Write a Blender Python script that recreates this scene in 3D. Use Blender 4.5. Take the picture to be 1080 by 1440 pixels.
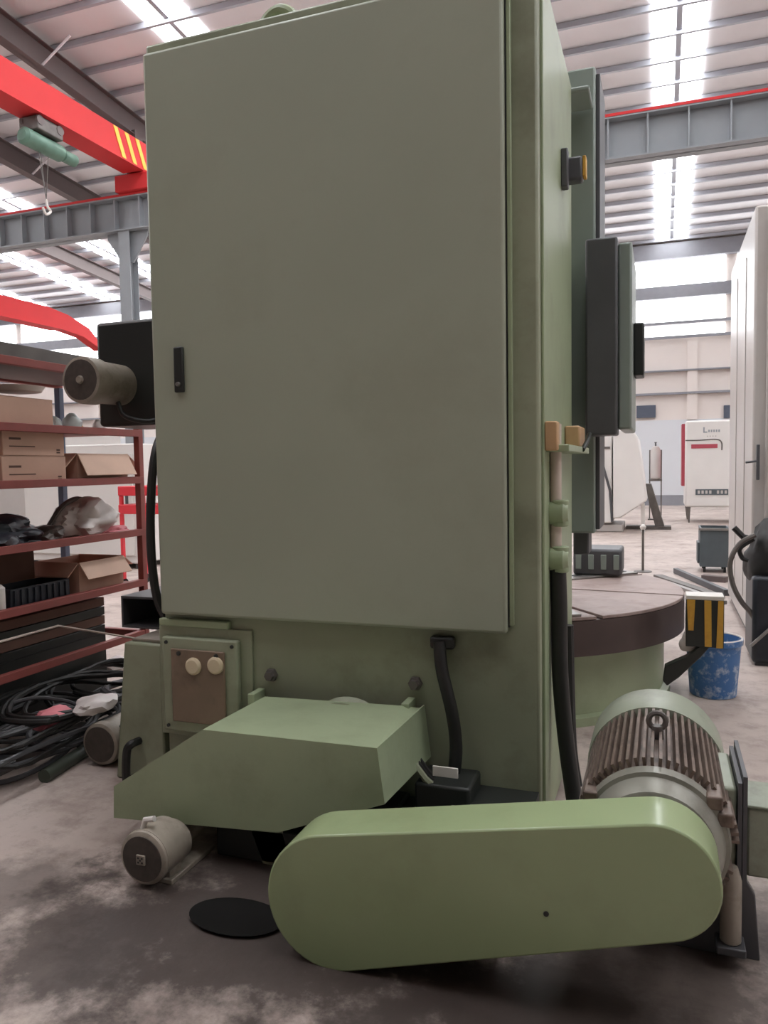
import bpy, bmesh, math, random
from mathutils import Vector, Matrix, noise
random.seed(7)
for o in list(bpy.data.objects): bpy.data.objects.remove(o)
S = bpy.context.scene
COL = S.collection
# ---------------------------------------------------------------- camera
CAMZ = 1.5
YAW, PITCH, ROLL = math.radians(19.9), math.radians(-3.43), math.radians(0.92)
FW = Vector((-math.sin(YAW)*math.cos(PITCH), math.cos(YAW)*math.cos(PITCH), math.sin(PITCH)))
R0 = Vector((math.cos(YAW), math.sin(YAW), 0)); U0 = R0.cross(FW)
RT = R0*math.cos(ROLL) - U0*math.sin(ROLL); UP = U0*math.cos(ROLL) + R0*math.sin(ROLL)
C0 = Vector((0, 0, CAMZ))
cd = bpy.data.cameras.new('camera'); cam = bpy.data.objects.new('camera', cd); COL.objects.link(cam)
cd.sensor_fit = 'HORIZONTAL'; cd.sensor_width = 36; cd.lens = 36; cd.clip_start = .05; cd.clip_end = 300
m = Matrix((RT, UP, -FW)).transposed().to_4x4(); m.translation = C0; cam.matrix_world = m
S.camera = cam
def at(x, y, X=None, Y=None, Z=None):
    """point seen at photo pixel (x, y) on the plane X=, Y= or Z= const"""
    d = FW + RT*((x-540)/1080) - UP*((y-720)/1080)
    if X is not None: t = (X-C0.x)/d.x
    elif Y is not None: t = (Y-C0.y)/d.y
    else: t = (Z-C0.z)/d.z
    return C0 + d*t
# ---------------------------------------------------------------- world, light, exposure
SKY_E = 12.0; WIN_E = 4.0          # brightness of the day-lit skylights and windows
w = bpy.data.worlds.new('world'); S.world = w; w.use_nodes = True
bg = w.node_tree.nodes['Background']; bg.inputs[0].default_value = (.75, .85, 1, 1); bg.inputs[1].default_value = 1.0
S.view_settings.view_transform = 'Standard'; S.view_settings.look = 'None'
S.view_settings.gamma = 1; S.view_settings.use_curve_mapping = False
S.view_settings.exposure = 0.0
# ---------------------------------------------------------------- materials
def lin(c):
    return tuple(((v/255)/12.92 if v/255 <= .04045 else ((v/255+.055)/1.055)**2.4) for v in c)
def mat(name, rgb, rough=.5, metal=0, var=.12, scale=6, bump=.0, dirt=None, dirt_amt=0, dirt_scale=2.5, spec=.5):
    """procedural paint: base colour with noise variation, optional dirt colour, fine bump"""
    M = bpy.data.materials.new(name); M.use_nodes = True
    N = M.node_tree.nodes; L = M.node_tree.links; b = N['Principled BSDF']
    c = lin(rgb)
    b.inputs['Roughness'].default_value = rough; b.inputs['Metallic'].default_value = metal
    b.inputs['Specular IOR Level'].default_value = spec
    g = N.new('ShaderNodeNewGeometry')
    n = N.new('ShaderNodeTexNoise'); n.inputs['Scale'].default_value = scale; n.inputs['Detail'].default_value = 5
    L.new(g.outputs['Position'], n.inputs['Vector'])
    r = N.new('ShaderNodeValToRGB')
    r.color_ramp.elements[0].position = .3; r.color_ramp.elements[1].position = .72
    r.color_ramp.elements[0].color = tuple(v*(1-var) for v in c)+(1,)
    r.color_ramp.elements[1].color = tuple(min(1, v*(1+var)) for v in c)+(1,)
    L.new(n.outputs['Fac'], r.inputs['Fac'])
    out = r.outputs['Color']
    if dirt:
        n2 = N.new('ShaderNodeTexNoise'); n2.inputs['Scale'].default_value = dirt_scale; n2.inputs['Detail'].default_value = 8
        n2.inputs['Roughness'].default_value = .65
        L.new(g.outputs['Position'], n2.inputs['Vector'])
        r2 = N.new('ShaderNodeValToRGB'); r2.color_ramp.elements[0].position = .5; r2.color_ramp.elements[1].position = .7
        r2.color_ramp.elements[0].color = (0, 0, 0, 1); r2.color_ramp.elements[1].color = (dirt_amt,)*3+(1,)
        L.new(n2.outputs['Fac'], r2.inputs['Fac'])
        mx = N.new('ShaderNodeMixRGB'); L.new(r2.outputs['Color'], mx.inputs['Fac']); L.new(out, mx.inputs[1])
        mx.inputs[2].default_value = lin(dirt)+(1,); out = mx.outputs['Color']
    L.new(out, b.inputs['Base Color'])
    if bump:
        n3 = N.new('ShaderNodeTexNoise'); n3.inputs['Scale'].default_value = 60; n3.inputs['Detail'].default_value = 3
        L.new(g.outputs['Position'], n3.inputs['Vector'])
        bp = N.new('ShaderNodeBump'); bp.inputs['Strength'].default_value = bump; bp.inputs['Distance'].default_value = .01
        L.new(n3.outputs['Fac'], bp.inputs['Height']); L.new(bp.outputs['Normal'], b.inputs['Normal'])
    return M
def emit(name, rgb, e):
    M = bpy.data.materials.new(name); M.use_nodes = True; b = M.node_tree.nodes['Principled BSDF']
    b.inputs['Base Color'].default_value = (.8, .8, .8, 1)
    b.inputs['Emission Color'].default_value = rgb+(1,); b.inputs['Emission Strength'].default_value = e
    return M
GREEN = mat('green_paint', (158, 170, 138), .38, var=.05, scale=2, bump=.03, dirt=(96, 92, 70), dirt_amt=.25, dirt_scale=3)
DOORG = mat('door_green_paint', (163, 168, 149), .42, var=.05, scale=1.2, bump=.02, dirt=(120, 116, 98), dirt_amt=.25, dirt_scale=1.2)
GUARD = mat('guard_green_paint', (148, 162, 122), .24, var=.04, scale=2, bump=.02, dirt=(100, 98, 66), dirt_amt=.18)
COLG = mat('column_green_paint', (150, 155, 131), .45, var=.07, scale=3, bump=.03, dirt=(84, 82, 60), dirt_amt=.4)
RAMG = mat('ram_grey_green', (136, 146, 138), .4, var=.06, scale=3)
DARKG = mat('dark_grey_steel', (80, 80, 83), .45, var=.1, scale=5)
MATTBLK = mat('matt_black', (20, 19, 18), .85, var=.1, spec=.15)
BLACK = mat('black_rubber', (34, 33, 32), .5, var=.2, scale=8)
BLACKP = mat('black_paint', (40, 42, 40), .42, var=.1, scale=4)
BLUEBLK = mat('blue_black_plastic', (34, 38, 46), .4, var=.25, scale=12)
FIN = mat('greasy_motor_iron', (120, 104, 94), .45, .3, var=.2, scale=20, dirt=(52, 40, 34), dirt_amt=.8, dirt_scale=9)
MOTORG = mat('motor_grey_green', (150, 156, 138), .4, var=.08, scale=6, dirt=(80, 72, 60), dirt_amt=.5, dirt_scale=6)
BELL = mat('grey_end_bell', (136, 134, 124), .35, .2, var=.08, scale=6, dirt=(84, 78, 68), dirt_amt=.4, dirt_scale=8)
OLDMOT = mat('worn_motor_paint', (150, 140, 128), .5, var=.15, scale=12, dirt=(84, 76, 64), dirt_amt=.6, dirt_scale=10)
GRILLE = mat('dark_grille', (74, 66, 60), .6, var=.2, scale=30)
TABLE = mat('table_steel', (160, 142, 136), .55, .1, var=.1, scale=7, dirt=(112, 88, 80), dirt_amt=.5, dirt_scale=5)
RIM = mat('table_rim_brown', (74, 61, 58), .45, .2, var=.15, scale=5)
STEEL = mat('bare_steel', (150, 146, 142), .35, .6, var=.12, scale=9)
DSTEEL = mat('dull_steel', (104, 98, 94), .5, .3, var=.2, scale=7)
BROWNPL = mat('brown_cover_plate', (128, 108, 90), .45, var=.1, scale=6, dirt=(86, 72, 58), dirt_amt=.5, dirt_scale=7)
BEIGE = mat('beige_plastic', (214, 196, 166), .5, var=.05)
TAN = mat('tan_switch_box', (196, 158, 118), .5, var=.1)
PINKB = mat('pale_conduit', (206, 190, 178), .5, var=.05)
RUST = mat('red_oxide_rack', (150, 76, 70), .55, var=.14, scale=8, dirt=(110, 70, 60), dirt_amt=.5, dirt_scale=8)
CARD = mat('cardboard', (206, 168, 148), .8, var=.08, scale=5, bump=.04)
CARDL = mat('light_cardboard', (224, 190, 170), .8, var=.06, scale=5, bump=.04)
CARDD = mat('dark_cardboard', (120, 90, 78), .8, var=.1, scale=5)
INK = mat('printed_ink', (96, 72, 62), .8, var=.1)
WBAG = mat('white_plastic_bag', (212, 202, 198), .35, var=.1, scale=10)
PINK = mat('pink_cloth', (206, 120, 128), .7, var=.15, scale=8)
CLEAR = mat('milky_plastic', (190, 198, 196), .25, var=.15, scale=14)
WPLAST = mat('white_plastic', (220, 214, 208), .4, var=.05)
DGREENB = mat('dark_green_bar', (66, 72, 62), .5, var=.2, scale=10)
BLUEB = mat('blue_bucket', (64, 112, 168), .4, var=.1, scale=6, dirt=(214, 220, 226), dirt_amt=1.0, dirt_scale=14)
YEL = mat('hazard_yellow', (206, 158, 60), .5, var=.12, scale=8, dirt=(150, 90, 40), dirt_amt=.5, dirt_scale=8)
WMACH = mat('white_machine_paint', (226, 222, 218), .4, var=.03, scale=2)
GMACH = mat('grey_machine_panel', (196, 190, 186), .3, var=.05, scale=2.5, dirt=(176, 164, 156), dirt_amt=.4)
REDM = mat('dusky_red', (172, 70, 84), .5, var=.06)
SLATE = mat('slate_bin', (84, 92, 96), .5, var=.08)
CRANE = mat('crane_red', (206, 44, 46), .7, var=.05, scale=1)
CRYEL = mat('crane_yellow', (240, 190, 60), .5, var=.05)
HOIST = mat('hoist_green', (96, 128, 112), .5, var=.15)
GIRD = mat('girder_grey', (148, 152, 156), .5, var=.05, scale=2)
RAFT = mat('rafter_brown', (104, 92, 90), .6, var=.08, scale=1)
PURL = mat('purlin_grey', (178, 180, 188), .5, var=.05, scale=1)
ROOF = mat('roof_sheet', (240, 238, 240), .6, var=.06, scale=.6)
WALLU = mat('upper_wall_sheet', (226, 216, 210), .7, var=.03, scale=.5)
WALLL = mat('lower_wall_panel', (212, 214, 218), .6, var=.03, scale=.5)
WALLS = mat('side_wall_sheet', (196, 190, 186), .7, var=.05, scale=.5)
GREYT = mat('grey_trim', (140, 140, 146), .6, var=.05)
NAVY = mat('blue_grey_post', (86, 96, 116), .5, var=.1)
DWIN = mat('dark_louvre', (84, 90, 104), .4, var=.05)
PANE = emit('daylit_pane', (.94, .97, 1), SKY_E)
WPANE = emit('daylit_window_pane', (.94, .97, 1), WIN_E)
REDBR = mat('bright_red', (224, 60, 70), .5, var=.06)

def floor_mat():
    M = bpy.data.materials.new('concrete_floor'); M.use_nodes = True
    N = M.node_tree.nodes; L = M.node_tree.links; b = N['Principled BSDF']
    g = N.new('ShaderNodeNewGeometry')
    def nz(scale, det=6, ro=.6):
        n = N.new('ShaderNodeTexNoise'); n.inputs['Scale'].default_value = scale; n.inputs['Detail'].default_value = det
        n.inputs['Roughness'].default_value = ro; L.new(g.outputs['Position'], n.inputs['Vector']); return n.outputs['Fac']
    def ramp(f, a, bb, ca, cb):
        r = N.new('ShaderNodeValToRGB'); r.color_ramp.elements[0].position = a; r.color_ramp.elements[1].position = bb
        r.color_ramp.elements[0].color = ca+(1,); r.color_ramp.elements[1].color = cb+(1,); L.new(f, r.inputs['Fac']); return r.outputs['Color']
    def mx(f, a, bcol, typ='MIX'):
        x = N.new('ShaderNodeMixRGB'); x.blend_type = typ
        L.new(f, x.inputs['Fac']); L.new(a, x.inputs[1])
        if isinstance(bcol, tuple): x.inputs[2].default_value = bcol+(1,)
        else: L.new(bcol, x.inputs[2])
        return x.outputs['Color']
    base = ramp(nz(.9), .3, .72, lin((158, 142, 134)), lin((196, 182, 174)))
    base = mx(ramp(nz(7, 8, .75), .5, .66, (0, 0, 0), (.5, .5, .5)), base, lin((128, 112, 104)))
    base = mx(ramp(nz(2.2, 8, .7), .52, .66, (0, 0, 0), (.55, .55, .55)), base, lin((116, 98, 90)))
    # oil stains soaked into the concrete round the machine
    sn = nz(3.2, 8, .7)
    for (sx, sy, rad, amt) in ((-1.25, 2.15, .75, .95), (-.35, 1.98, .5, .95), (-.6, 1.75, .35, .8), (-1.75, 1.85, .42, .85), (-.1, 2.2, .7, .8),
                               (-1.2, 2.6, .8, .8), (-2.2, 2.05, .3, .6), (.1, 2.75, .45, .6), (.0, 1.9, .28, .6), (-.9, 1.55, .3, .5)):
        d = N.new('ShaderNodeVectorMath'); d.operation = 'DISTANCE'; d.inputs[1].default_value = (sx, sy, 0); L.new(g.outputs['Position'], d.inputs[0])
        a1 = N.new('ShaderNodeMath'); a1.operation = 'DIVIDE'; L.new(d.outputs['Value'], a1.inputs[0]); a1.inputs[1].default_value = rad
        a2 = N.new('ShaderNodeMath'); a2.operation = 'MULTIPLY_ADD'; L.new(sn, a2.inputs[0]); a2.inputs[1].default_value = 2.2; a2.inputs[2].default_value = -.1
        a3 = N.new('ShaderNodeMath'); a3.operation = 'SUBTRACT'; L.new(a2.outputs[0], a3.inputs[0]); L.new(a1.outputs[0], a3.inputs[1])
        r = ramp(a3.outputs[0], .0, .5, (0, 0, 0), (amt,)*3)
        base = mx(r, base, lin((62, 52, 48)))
    L.new(base, b.inputs['Base Color'])
    rr = ramp(nz(1.5), .3, .7, (.5,)*3, (.7,)*3); L.new(rr, b.inputs['Roughness'])
    bp = N.new('ShaderNodeBump'); bp.inputs['Strength'].default_value = .12; bp.inputs['Distance'].default_value = .01
    L.new(nz(40, 4), bp.inputs['Height']); L.new(bp.outputs['Normal'], b.inputs['Normal'])
    return M
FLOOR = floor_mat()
# ---------------------------------------------------------------- mesh helpers
WL = {}
def empty(name, loc, label, cat, group=None):
    o = bpy.data.objects.new(name, None); COL.objects.link(o); o.location = loc; o.empty_display_size = .1
    WL[o.name] = Vector(loc); return tag(o, label, cat, group)
def tag(o, label=None, cat=None, group=None, kind=None):
    if label: o['label'] = label
    if cat: o['category'] = cat
    if group: o['group'] = group
    if kind: o['kind'] = kind
    return o
class MB:
    def __init__(s): s.bm = bmesh.new()
    def box(s, x0, x1, y0, y1, z0, z1, M=None):
        P = [(x, y, z) for z in (z0, z1) for y in (y0, y1) for x in (x0, x1)]
        v = [s.bm.verts.new(M @ Vector(p) if M else p) for p in P]
        for f in ((0, 2, 3, 1), (4, 5, 7, 6), (0, 1, 5, 4), (2, 6, 7, 3), (0, 4, 6, 2), (1, 3, 7, 5)): s.bm.faces.new([v[i] for i in f])
        return s
    def prism(s, poly, axis, a0, a1):
        """poly: 2-D outline in the two other axes, extruded along axis from a0 to a1"""
        def mk(p, a):
            return {'X': (a, p[0], p[1]), 'Y': (p[0], a, p[1]), 'Z': (p[0], p[1], a)}[axis]
        A = [s.bm.verts.new(mk(p, a0)) for p in poly]; B = [s.bm.verts.new(mk(p, a1)) for p in poly]; n = len(poly)
        s.bm.faces.new(A); s.bm.faces.new(B[::-1])
        for i in range(n): s.bm.faces.new([A[i], B[i], B[(i+1) % n], A[(i+1) % n]])
        return s
    def lathe(s, prof, c, axis='Y', n=32):
        """prof: list of (distance along axis, radius)"""
        c = Vector(c); rings = []
        for a, r in prof:
            ring = []
            for k in range(n):
                t = 2*math.pi*k/n; p, q = r*math.cos(t), r*math.sin(t)
                ring.append(s.bm.verts.new(c+Vector({'Y': (p, a, q), 'X': (a, p, q), 'Z': (p, q, a)}[axis])))
            rings.append(ring)
        for A, B in zip(rings, rings[1:]):
            for k in range(n): s.bm.faces.new([A[k], A[(k+1) % n], B[(k+1) % n], B[k]])
        s.bm.faces.new(rings[0]); s.bm.faces.new(rings[-1][::-1])
        return s
    def tube(s, pts, r, n=8, closed=False):
        pts = [Vector(p) for p in pts]; N = len(pts); rings = []; prev = None
        for i, p in enumerate(pts):
            a = pts[i-1] if i > 0 else (pts[-1] if closed else p); b = pts[(i+1) % N] if (i < N-1 or closed) else p
            t = (b-a).normalized()
            if prev is None:
                u = t.cross(Vector((0, 0, 1)))
                if u.length < .1: u = t.cross(Vector((1, 0, 0)))
            else: u = prev - t*prev.dot(t)
            u.normalize(); prev = u; v = t.cross(u)
            rr = r[i] if isinstance(r, (list, tuple)) else r
            rings.append([s.bm.verts.new(p + (u*math.cos(2*math.pi*k/n)+v*math.sin(2*math.pi*k/n))*rr) for k in range(n)])
        for A, B in zip(rings, rings[1:]+([rings[0]] if closed else [])):
            for k in range(n): s.bm.faces.new([A[k], A[(k+1) % n], B[(k+1) % n], B[k]])
        if not closed: s.bm.faces.new(rings[0]); s.bm.faces.new(rings[-1][::-1])
        return s
    def blob(s, c, size, seed=0, amp=.25, freq=1.6, flat=True, sub=4):
        r = bmesh.ops.create_icosphere(s.bm, subdivisions=sub, radius=1.0)
        for v in r['verts']:
            d = noise.noise(v.co*freq+Vector((seed*7.3, seed*3.1, seed))) * amp + noise.noise(v.co*freq*3.5+Vector((seed, 5, seed*2)))*amp*.35
            p = v.co*(1+d)
            if flat and p.z < -.55: p.z = -.55
            v.co = Vector((c[0]+p.x*size[0], c[1]+p.y*size[1], c[2]+(p.z+.55)*size[2]))
        return s
    def build(s, name, material, parent=None, bevel=0, smooth=True, label=None, cat=None, group=None, kind=None, seg=2):
        bm = s.bm; bmesh.ops.recalc_face_normals(bm, faces=bm.faces)
        xs = [v.co for v in bm.verts]
        c = Vector(((min(v.x for v in xs)+max(v.x for v in xs))/2, (min(v.y for v in xs)+max(v.y for v in xs))/2, min(v.z for v in xs)))
        for v in bm.verts: v.co -= c
        me = bpy.data.meshes.new(name); bm.to_mesh(me); bm.free()
        if smooth:
            for p in me.polygons: p.use_smooth = True
            me.set_sharp_from_angle(angle=math.radians(32))
        me.materials.append(material)
        o = bpy.data.objects.new(name, me); COL.objects.link(o)
        if parent: o.parent = parent; o.location = c - WL[parent.name]
        else: o.location = c
        WL[o.name] = c.copy()
        if bevel:
            b = o.modifiers.new('bevel', 'BEVEL'); b.width = bevel; b.segments = seg; b.limit_method = 'ANGLE'; b.angle_limit = math.radians(40)
        return tag(o, label, cat, group, kind)
def clone(o, delta, parent=None):
    c = o.copy(); COL.objects.link(c); c.location = Vector(o.location)+Vector(delta)
    if parent: c.parent = parent
    return c
def spline(pts, n=10):
    """Catmull-Rom through the points"""
    P = [Vector(p) for p in pts]; P = [P[0]*2-P[1]]+P+[P[-1]*2-P[-2]]; out = []
    for i in range(1, len(P)-2):
        for k in range(n):
            t = k/n; a, b, c, d = P[i-1], P[i], P[i+1], P[i+2]
            out.append(.5*((2*b)+(c-a)*t+(2*a-5*b+4*c-d)*t*t+(3*b-a-3*c+d)*t**3))
    out.append(P[-2]); return out
# ================================================================ THE HALL
XL, XR, YF, YB = -34.0, 14.0, -12.0, 28.0
RIDGE, EAVE, SL = 8.0, 8.9, .08
def rz(y): return EAVE + SL*((YB-y) if y > RIDGE else (YB-RIDGE) - (RIDGE-y))
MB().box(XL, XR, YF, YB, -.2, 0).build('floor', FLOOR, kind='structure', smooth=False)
ceil = MB().prism([(YF, rz(YF)), (RIDGE, rz(RIDGE)), (YB, rz(YB)), (YB, rz(YB)+.1), (RIDGE, rz(RIDGE)+.1), (YF, rz(YF)+.1)], 'X', XL, XR).build('ceiling', ROOF, kind='structure', smooth=False)
MB().box(XL-.2, XL, YF, YB, 0, 10.6).build('wall_left', WALLS, kind='structure', smooth=False)
MB().box(XR, XR+.2, YF, YB, 0, 10.6).build('wall_right', WALLS, kind='structure', smooth=False)
MB().box(XL, XR, YF-.2, YF, 0, 9).build('wall_front', DSTEEL, kind='structure', smooth=False)  # unseen wall, its colour darkened to stand for an unlit hall behind
# back wall: lower panelled part, upper sheet, ribbon windows
wb = MB().box(XL, XR, YB, YB+.2, 0, EAVE+.1).build('wall_back', WALLU, kind='structure', smooth=False)
zl = at(960, 590, Y=27.9).z
for k in range(8): MB().box(XL+6*k+.01, XL+6*k+5.99, YB-.06, YB, .35, zl).build('panel', WALLL, wb, smooth=False)
MB().box(XL, XR, YB-.08, YB, 0, .35).build('baseboard_back', GREYT, kind='structure', smooth=False)
for yy, hh in ((553, .07), (521, .05)):
    z = at(960, yy, Y=28).z; MB().box(XL, XR, YB-.16, YB, z-hh/2, z+hh/2).build('girt', GREYT, wb, smooth=False)
for xx in (-23.6, -11.6, .95): MB().box(xx-.16, xx+.16, YB-.12, YB, zl, 5.5).build('pilaster', WALLU, wb, smooth=False)
for (x0, x1) in ((895, 922), (1018, 1046), (800, 830)):
    a = at(x0, 570, Y=27.9); b2 = at(x1, 587, Y=27.9)
    f = MB().box(a.x, b2.x, YB-.1, YB-.001, b2.z, b2.z+.42).build('louvre', DWIN, wb, smooth=False)
bands = [(at(960, 472, Y=28).z, at(960, 457.5, Y=28).z), (at(960, 452, Y=28).z, at(960, 419, Y=28).z), (at(960, 402, Y=28).z, at(960, 364, Y=28).z)]
for i, (z0, z1) in enumerate(bands):
    fr = MB().box(XL+.5, XR-.5, YB-.13, YB-.06, z0-.09, z0).build('window_%d' % (i+1), GREYT, kind='structure', smooth=False)
    for k in range(8):
        MB().box(XL+6*k+.3, XL+6*k+5.94, YB-.05, YB-.01, z0, z1).build('pane', WPANE, fr, smooth=False)
zb = bands[1][1]; zt = bands[2][0]
MB().box(XL, XR, YB-.2, YB, zb, zt).build('trim_1', GREYT, kind='structure', smooth=False)
MB().box(XL, XR, YB-.25, YB, bands[2][1], EAVE-.15).build('trim_2', GREYT, kind='structure', smooth=False)
# purlins, each its own bar under the roof
for k in range(23):
    y = 27.7-.87*k; z = rz(y)
    MB().box(XL, XR, y-.035, y+.035, z-.12, z-.012).build('purlin', PURL, ceil, smooth=False)
# skylight strips (two panes wide), panes between purlins
pane_mesh = None; wn = 4
for xs in (.27, -4.4, -8.9, -18.6, -22.4, -26.4, 5.0, 9.6):
    y0, y1 = (9.3 if xs < -10 else 8.4), 27.7
    root = MB().prism([(8.4, rz(8.4)-.004), (y1, rz(y1)-.004), (y1, rz(y1)-.05), (8.4, rz(8.4)-.05)], 'X', xs-.05, xs+.05).build('window_%d' % wn, PURL, kind='structure', smooth=False); wn += 1
    for k in range(22):
        ya, yb = 27.7-.87*(k+1)+.04, 27.7-.87*k-.04
        for sx in (-.28, .28):
            MB().prism([(ya, rz(ya)-.006), (yb, rz(yb)-.006), (yb, rz(yb)-.03), (ya, rz(ya)-.03)], 'X', xs+sx-.2, xs+sx+.2).build('pane', PANE, root, smooth=False)
    # unseen panes added past the ridge, their length set to light the machine's near side
    for sx in (-.28, .28):
        MB().prism([(-1.2, rz(-1.2)-.006), (7.6, rz(7.6)-.006), (7.6, rz(7.6)-.03), (-1.2, rz(-1.2)-.03)], 'X', xs+sx-.2, xs+sx+.2).build('pane', PANE, root, smooth=False)
# rafters
for xr in (-19.6, -15.5, -11.6, -3.6, 4.4):
    e = .09
    mb = MB()
    mb.prism([(RIDGE, rz(RIDGE)-.2), (YB, rz(YB)-.2), (YB, rz(YB)-.62), (RIDGE, rz(RIDGE)-.72)], 'X', xr-.012, xr+.012)
    mb.prism([(RIDGE, rz(RIDGE)-.7), (YB, rz(YB)-.6), (YB, rz(YB)-.62), (RIDGE, rz(RIDGE)-.72)], 'X', xr-.12, xr+.12)
    mb.prism([(RIDGE, rz(RIDGE)-.19), (YB, rz(YB)-.19), (YB, rz(YB)-.21), (RIDGE, rz(RIDGE)-.21)], 'X', xr-.12, xr+.12)
    mb.build('rafter', RAFT, ceil, smooth=False)
    for yy in (12.5, 16.2, 20.5):
        MB().tube([(xr+.05, yy, rz(yy)-.62), (xr+.75, yy, rz(yy)-.2)], .025, 6).build('fly_brace', ROOF, ceil)
# ---------------- crane runway
GY = 15.0; gz0, gz1 = at(850, 231, Y=GY).z, at(850, 172, Y=GY).z
rg = empty('runway_girder', (-4, GY, gz0), 'long grey steel crane runway girder with red rail on top', 'girder')
mb = MB(); mb.box(-24, 10, GY-.015, GY+.015, gz0, gz1); mb.box(-24, 10, GY-.2, GY+.2, gz0, gz0+.03); mb.box(-24, 10, GY-.2, GY+.2, gz1-.03, gz1)
mb.build('beam', GIRD, rg, smooth=False)
MB().box(-24, 10, GY-.21, GY-.14, gz1, gz1+.05).build('rail', CRANE, rg, smooth=False)
st = MB().box(-20, -19.97, GY-.17, GY-.015, gz0+.03, gz1-.03).build('stiffener', GIRD, rg, smooth=False)
for k in range(1, 44): clone(st, (.68*k, 0, 0))
for cx in (-11.6,):
    c = empty('hall_column', (cx, GY, 0), 'grey steel hall column with haunch bracket under the runway girder', 'column')
    mb = MB(); mb.box(cx-.15, cx+.15, GY-.15, GY-.13, 0, gz0); mb.box(cx-.15, cx+.15, GY+.13, GY+.15, 0, gz0); mb.box(cx-.01, cx+.01, GY-.13, GY+.13, 0, gz0)
    mb.build('shaft', GIRD, c, smooth=False)
    MB().prism([(cx-.14, gz0), (cx+.14, gz0), (cx+.55, gz0-.002), (cx+.55, gz0-.12), (cx+.15, gz0-.7), (cx-.15, gz0-.7), (cx-.55, gz0-.12), (cx-.55, gz0-.002)], 'Y', GY-.02, GY+.02).build('haunch', GIRD, c, smooth=False)
    MB().box(cx-.13, cx+.13, GY+.22, GY+.5, gz0, rz(GY)-.6).build('post', RAFT, c, smooth=False)
# ---------------- overhead crane, near bay
k = (GY/12.0)
CXX = -8.73*k; cz0, cz1 = 1.5+5.33*k, 1.5+5.83*k
cr = empty('overhead_crane', (CXX, 8, cz0), 'bright red overhead crane box girder with yellow end stripes', 'crane')
MB().box(CXX-.42, CXX, -6, GY+.25, cz0, cz1).build('box_girder', CRANE, cr, bevel=.01)
MB().box(CXX-.48, CXX+.06, -6, GY-.35, cz0-.025, cz0).build('bottom_flange', CRANE, cr, smooth=False)
MB().box(CXX-.75, CXX+.25, GY-.32, GY+.1, gz1+.055, cz0-.03).build('end_carriage', CRANE, cr, bevel=.02)
for j in range(3):
    y = 13.75+.36*j
    MB().prism([(y, cz1-.02), (y+.13, cz1-.02), (y+.4, cz0+.04), (y+.27, cz0+.04)], 'X', CXX+.001, CXX+.012).build('stripe', CRYEL, cr, smooth=False)
# hoist hanging from the crane
hp = at(62, 205, X=CXX-.2)
h = empty('electric_hoist', (hp.x, hp.y, hp.z-.5), 'green and brown electric hoist trolley hanging under the red crane', 'hoist')
MB().lathe([(-.55, .1), (-.5, .16), (.4, .16), (.45, .1)], (hp.x, hp.y, hp.z), 'Y', 20).build('drum', HOIST, h)
MB().lathe([(.45, .08), (.48, .12), (.8, .12), (.84, .08)], (hp.x, hp.y, hp.z), 'Y', 16).build('motor', HOIST, h)
mb = MB(); mb.box(hp.x-.25, hp.x+.2, hp.y-.35, hp.y+.3, hp.z+.16, cz0-.05); mb.build('trolley', DSTEEL, h, bevel=.02)
for dy in (-.28, .22):
    for dx in (-.2, .16): MB().lathe([(0, .09), (.05, .09)], (hp.x+dx, hp.y+dy, cz0-.13), 'X', 14).build('wheel', RAFT, h)
mb = MB()
for dy in (-.15, -.1, .1): mb.tube([(hp.x, hp.y+dy, hp.z-.15), (hp.x, hp.y, hp.z-1.0)], .008, 5)
mb.build('rope', DSTEEL, h)
MB().tube(spline([(hp.x, hp.y, hp.z-1.0), (hp.x, hp.y+.02, hp.z-1.12), (hp.x, hp.y+.1, hp.z-1.2), (hp.x, hp.y-.02, hp.z-1.28), (hp.x, hp.y-.1, hp.z-1.18)], 6), .025, 6).build('hook', WPLAST, h)
# crane of the far bay
c2 = empty('overhead_crane', (-21, 20.6, 6.9), 'far red overhead crane girder with down-swept end in the next bay', 'crane')
zc = 7.05
MB().prism([(16.2, zc-.3), (23, zc-.3), (24.2, zc-.42), (25.2, zc-.8), (25.4, zc-.75), (24.5, zc-.05), (23.4, zc+.28), (22.4, zc+.4), (16.2, zc+.4)], 'X', -21.3, -20.9).build('box_girder', CRANE, c2, bevel=.01)
MB().box(-21.4, -20.8, 16.2, 23, zc-.33, zc-.3).build('bottom_flange', CRANE, c2, smooth=False)
# ================================================================ THE MACHINE
CX0, CX1, CY0, CY1, CZ = -2.19, -.445, 3.0, 4.05, 3.40
vl = empty('vertical_lathe', ((CX0+CX1)/2, 3.5, 0), 'huge green vertical lathe with tall cabinet door column and round work table', 'machine tool')
col = MB().box(CX0, CX1, CY0, CY1, 0.0, CZ).build('column', COLG, vl, bevel=.012)
# right hand corner pilaster slightly proud of the lower front, seam of the side plate
MB().box(CX1-.001, CX1+.012, CY0+.06, CY1-.02, .02, CZ-.03).build('side_plate', GREEN, col, bevel=.004)
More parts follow.
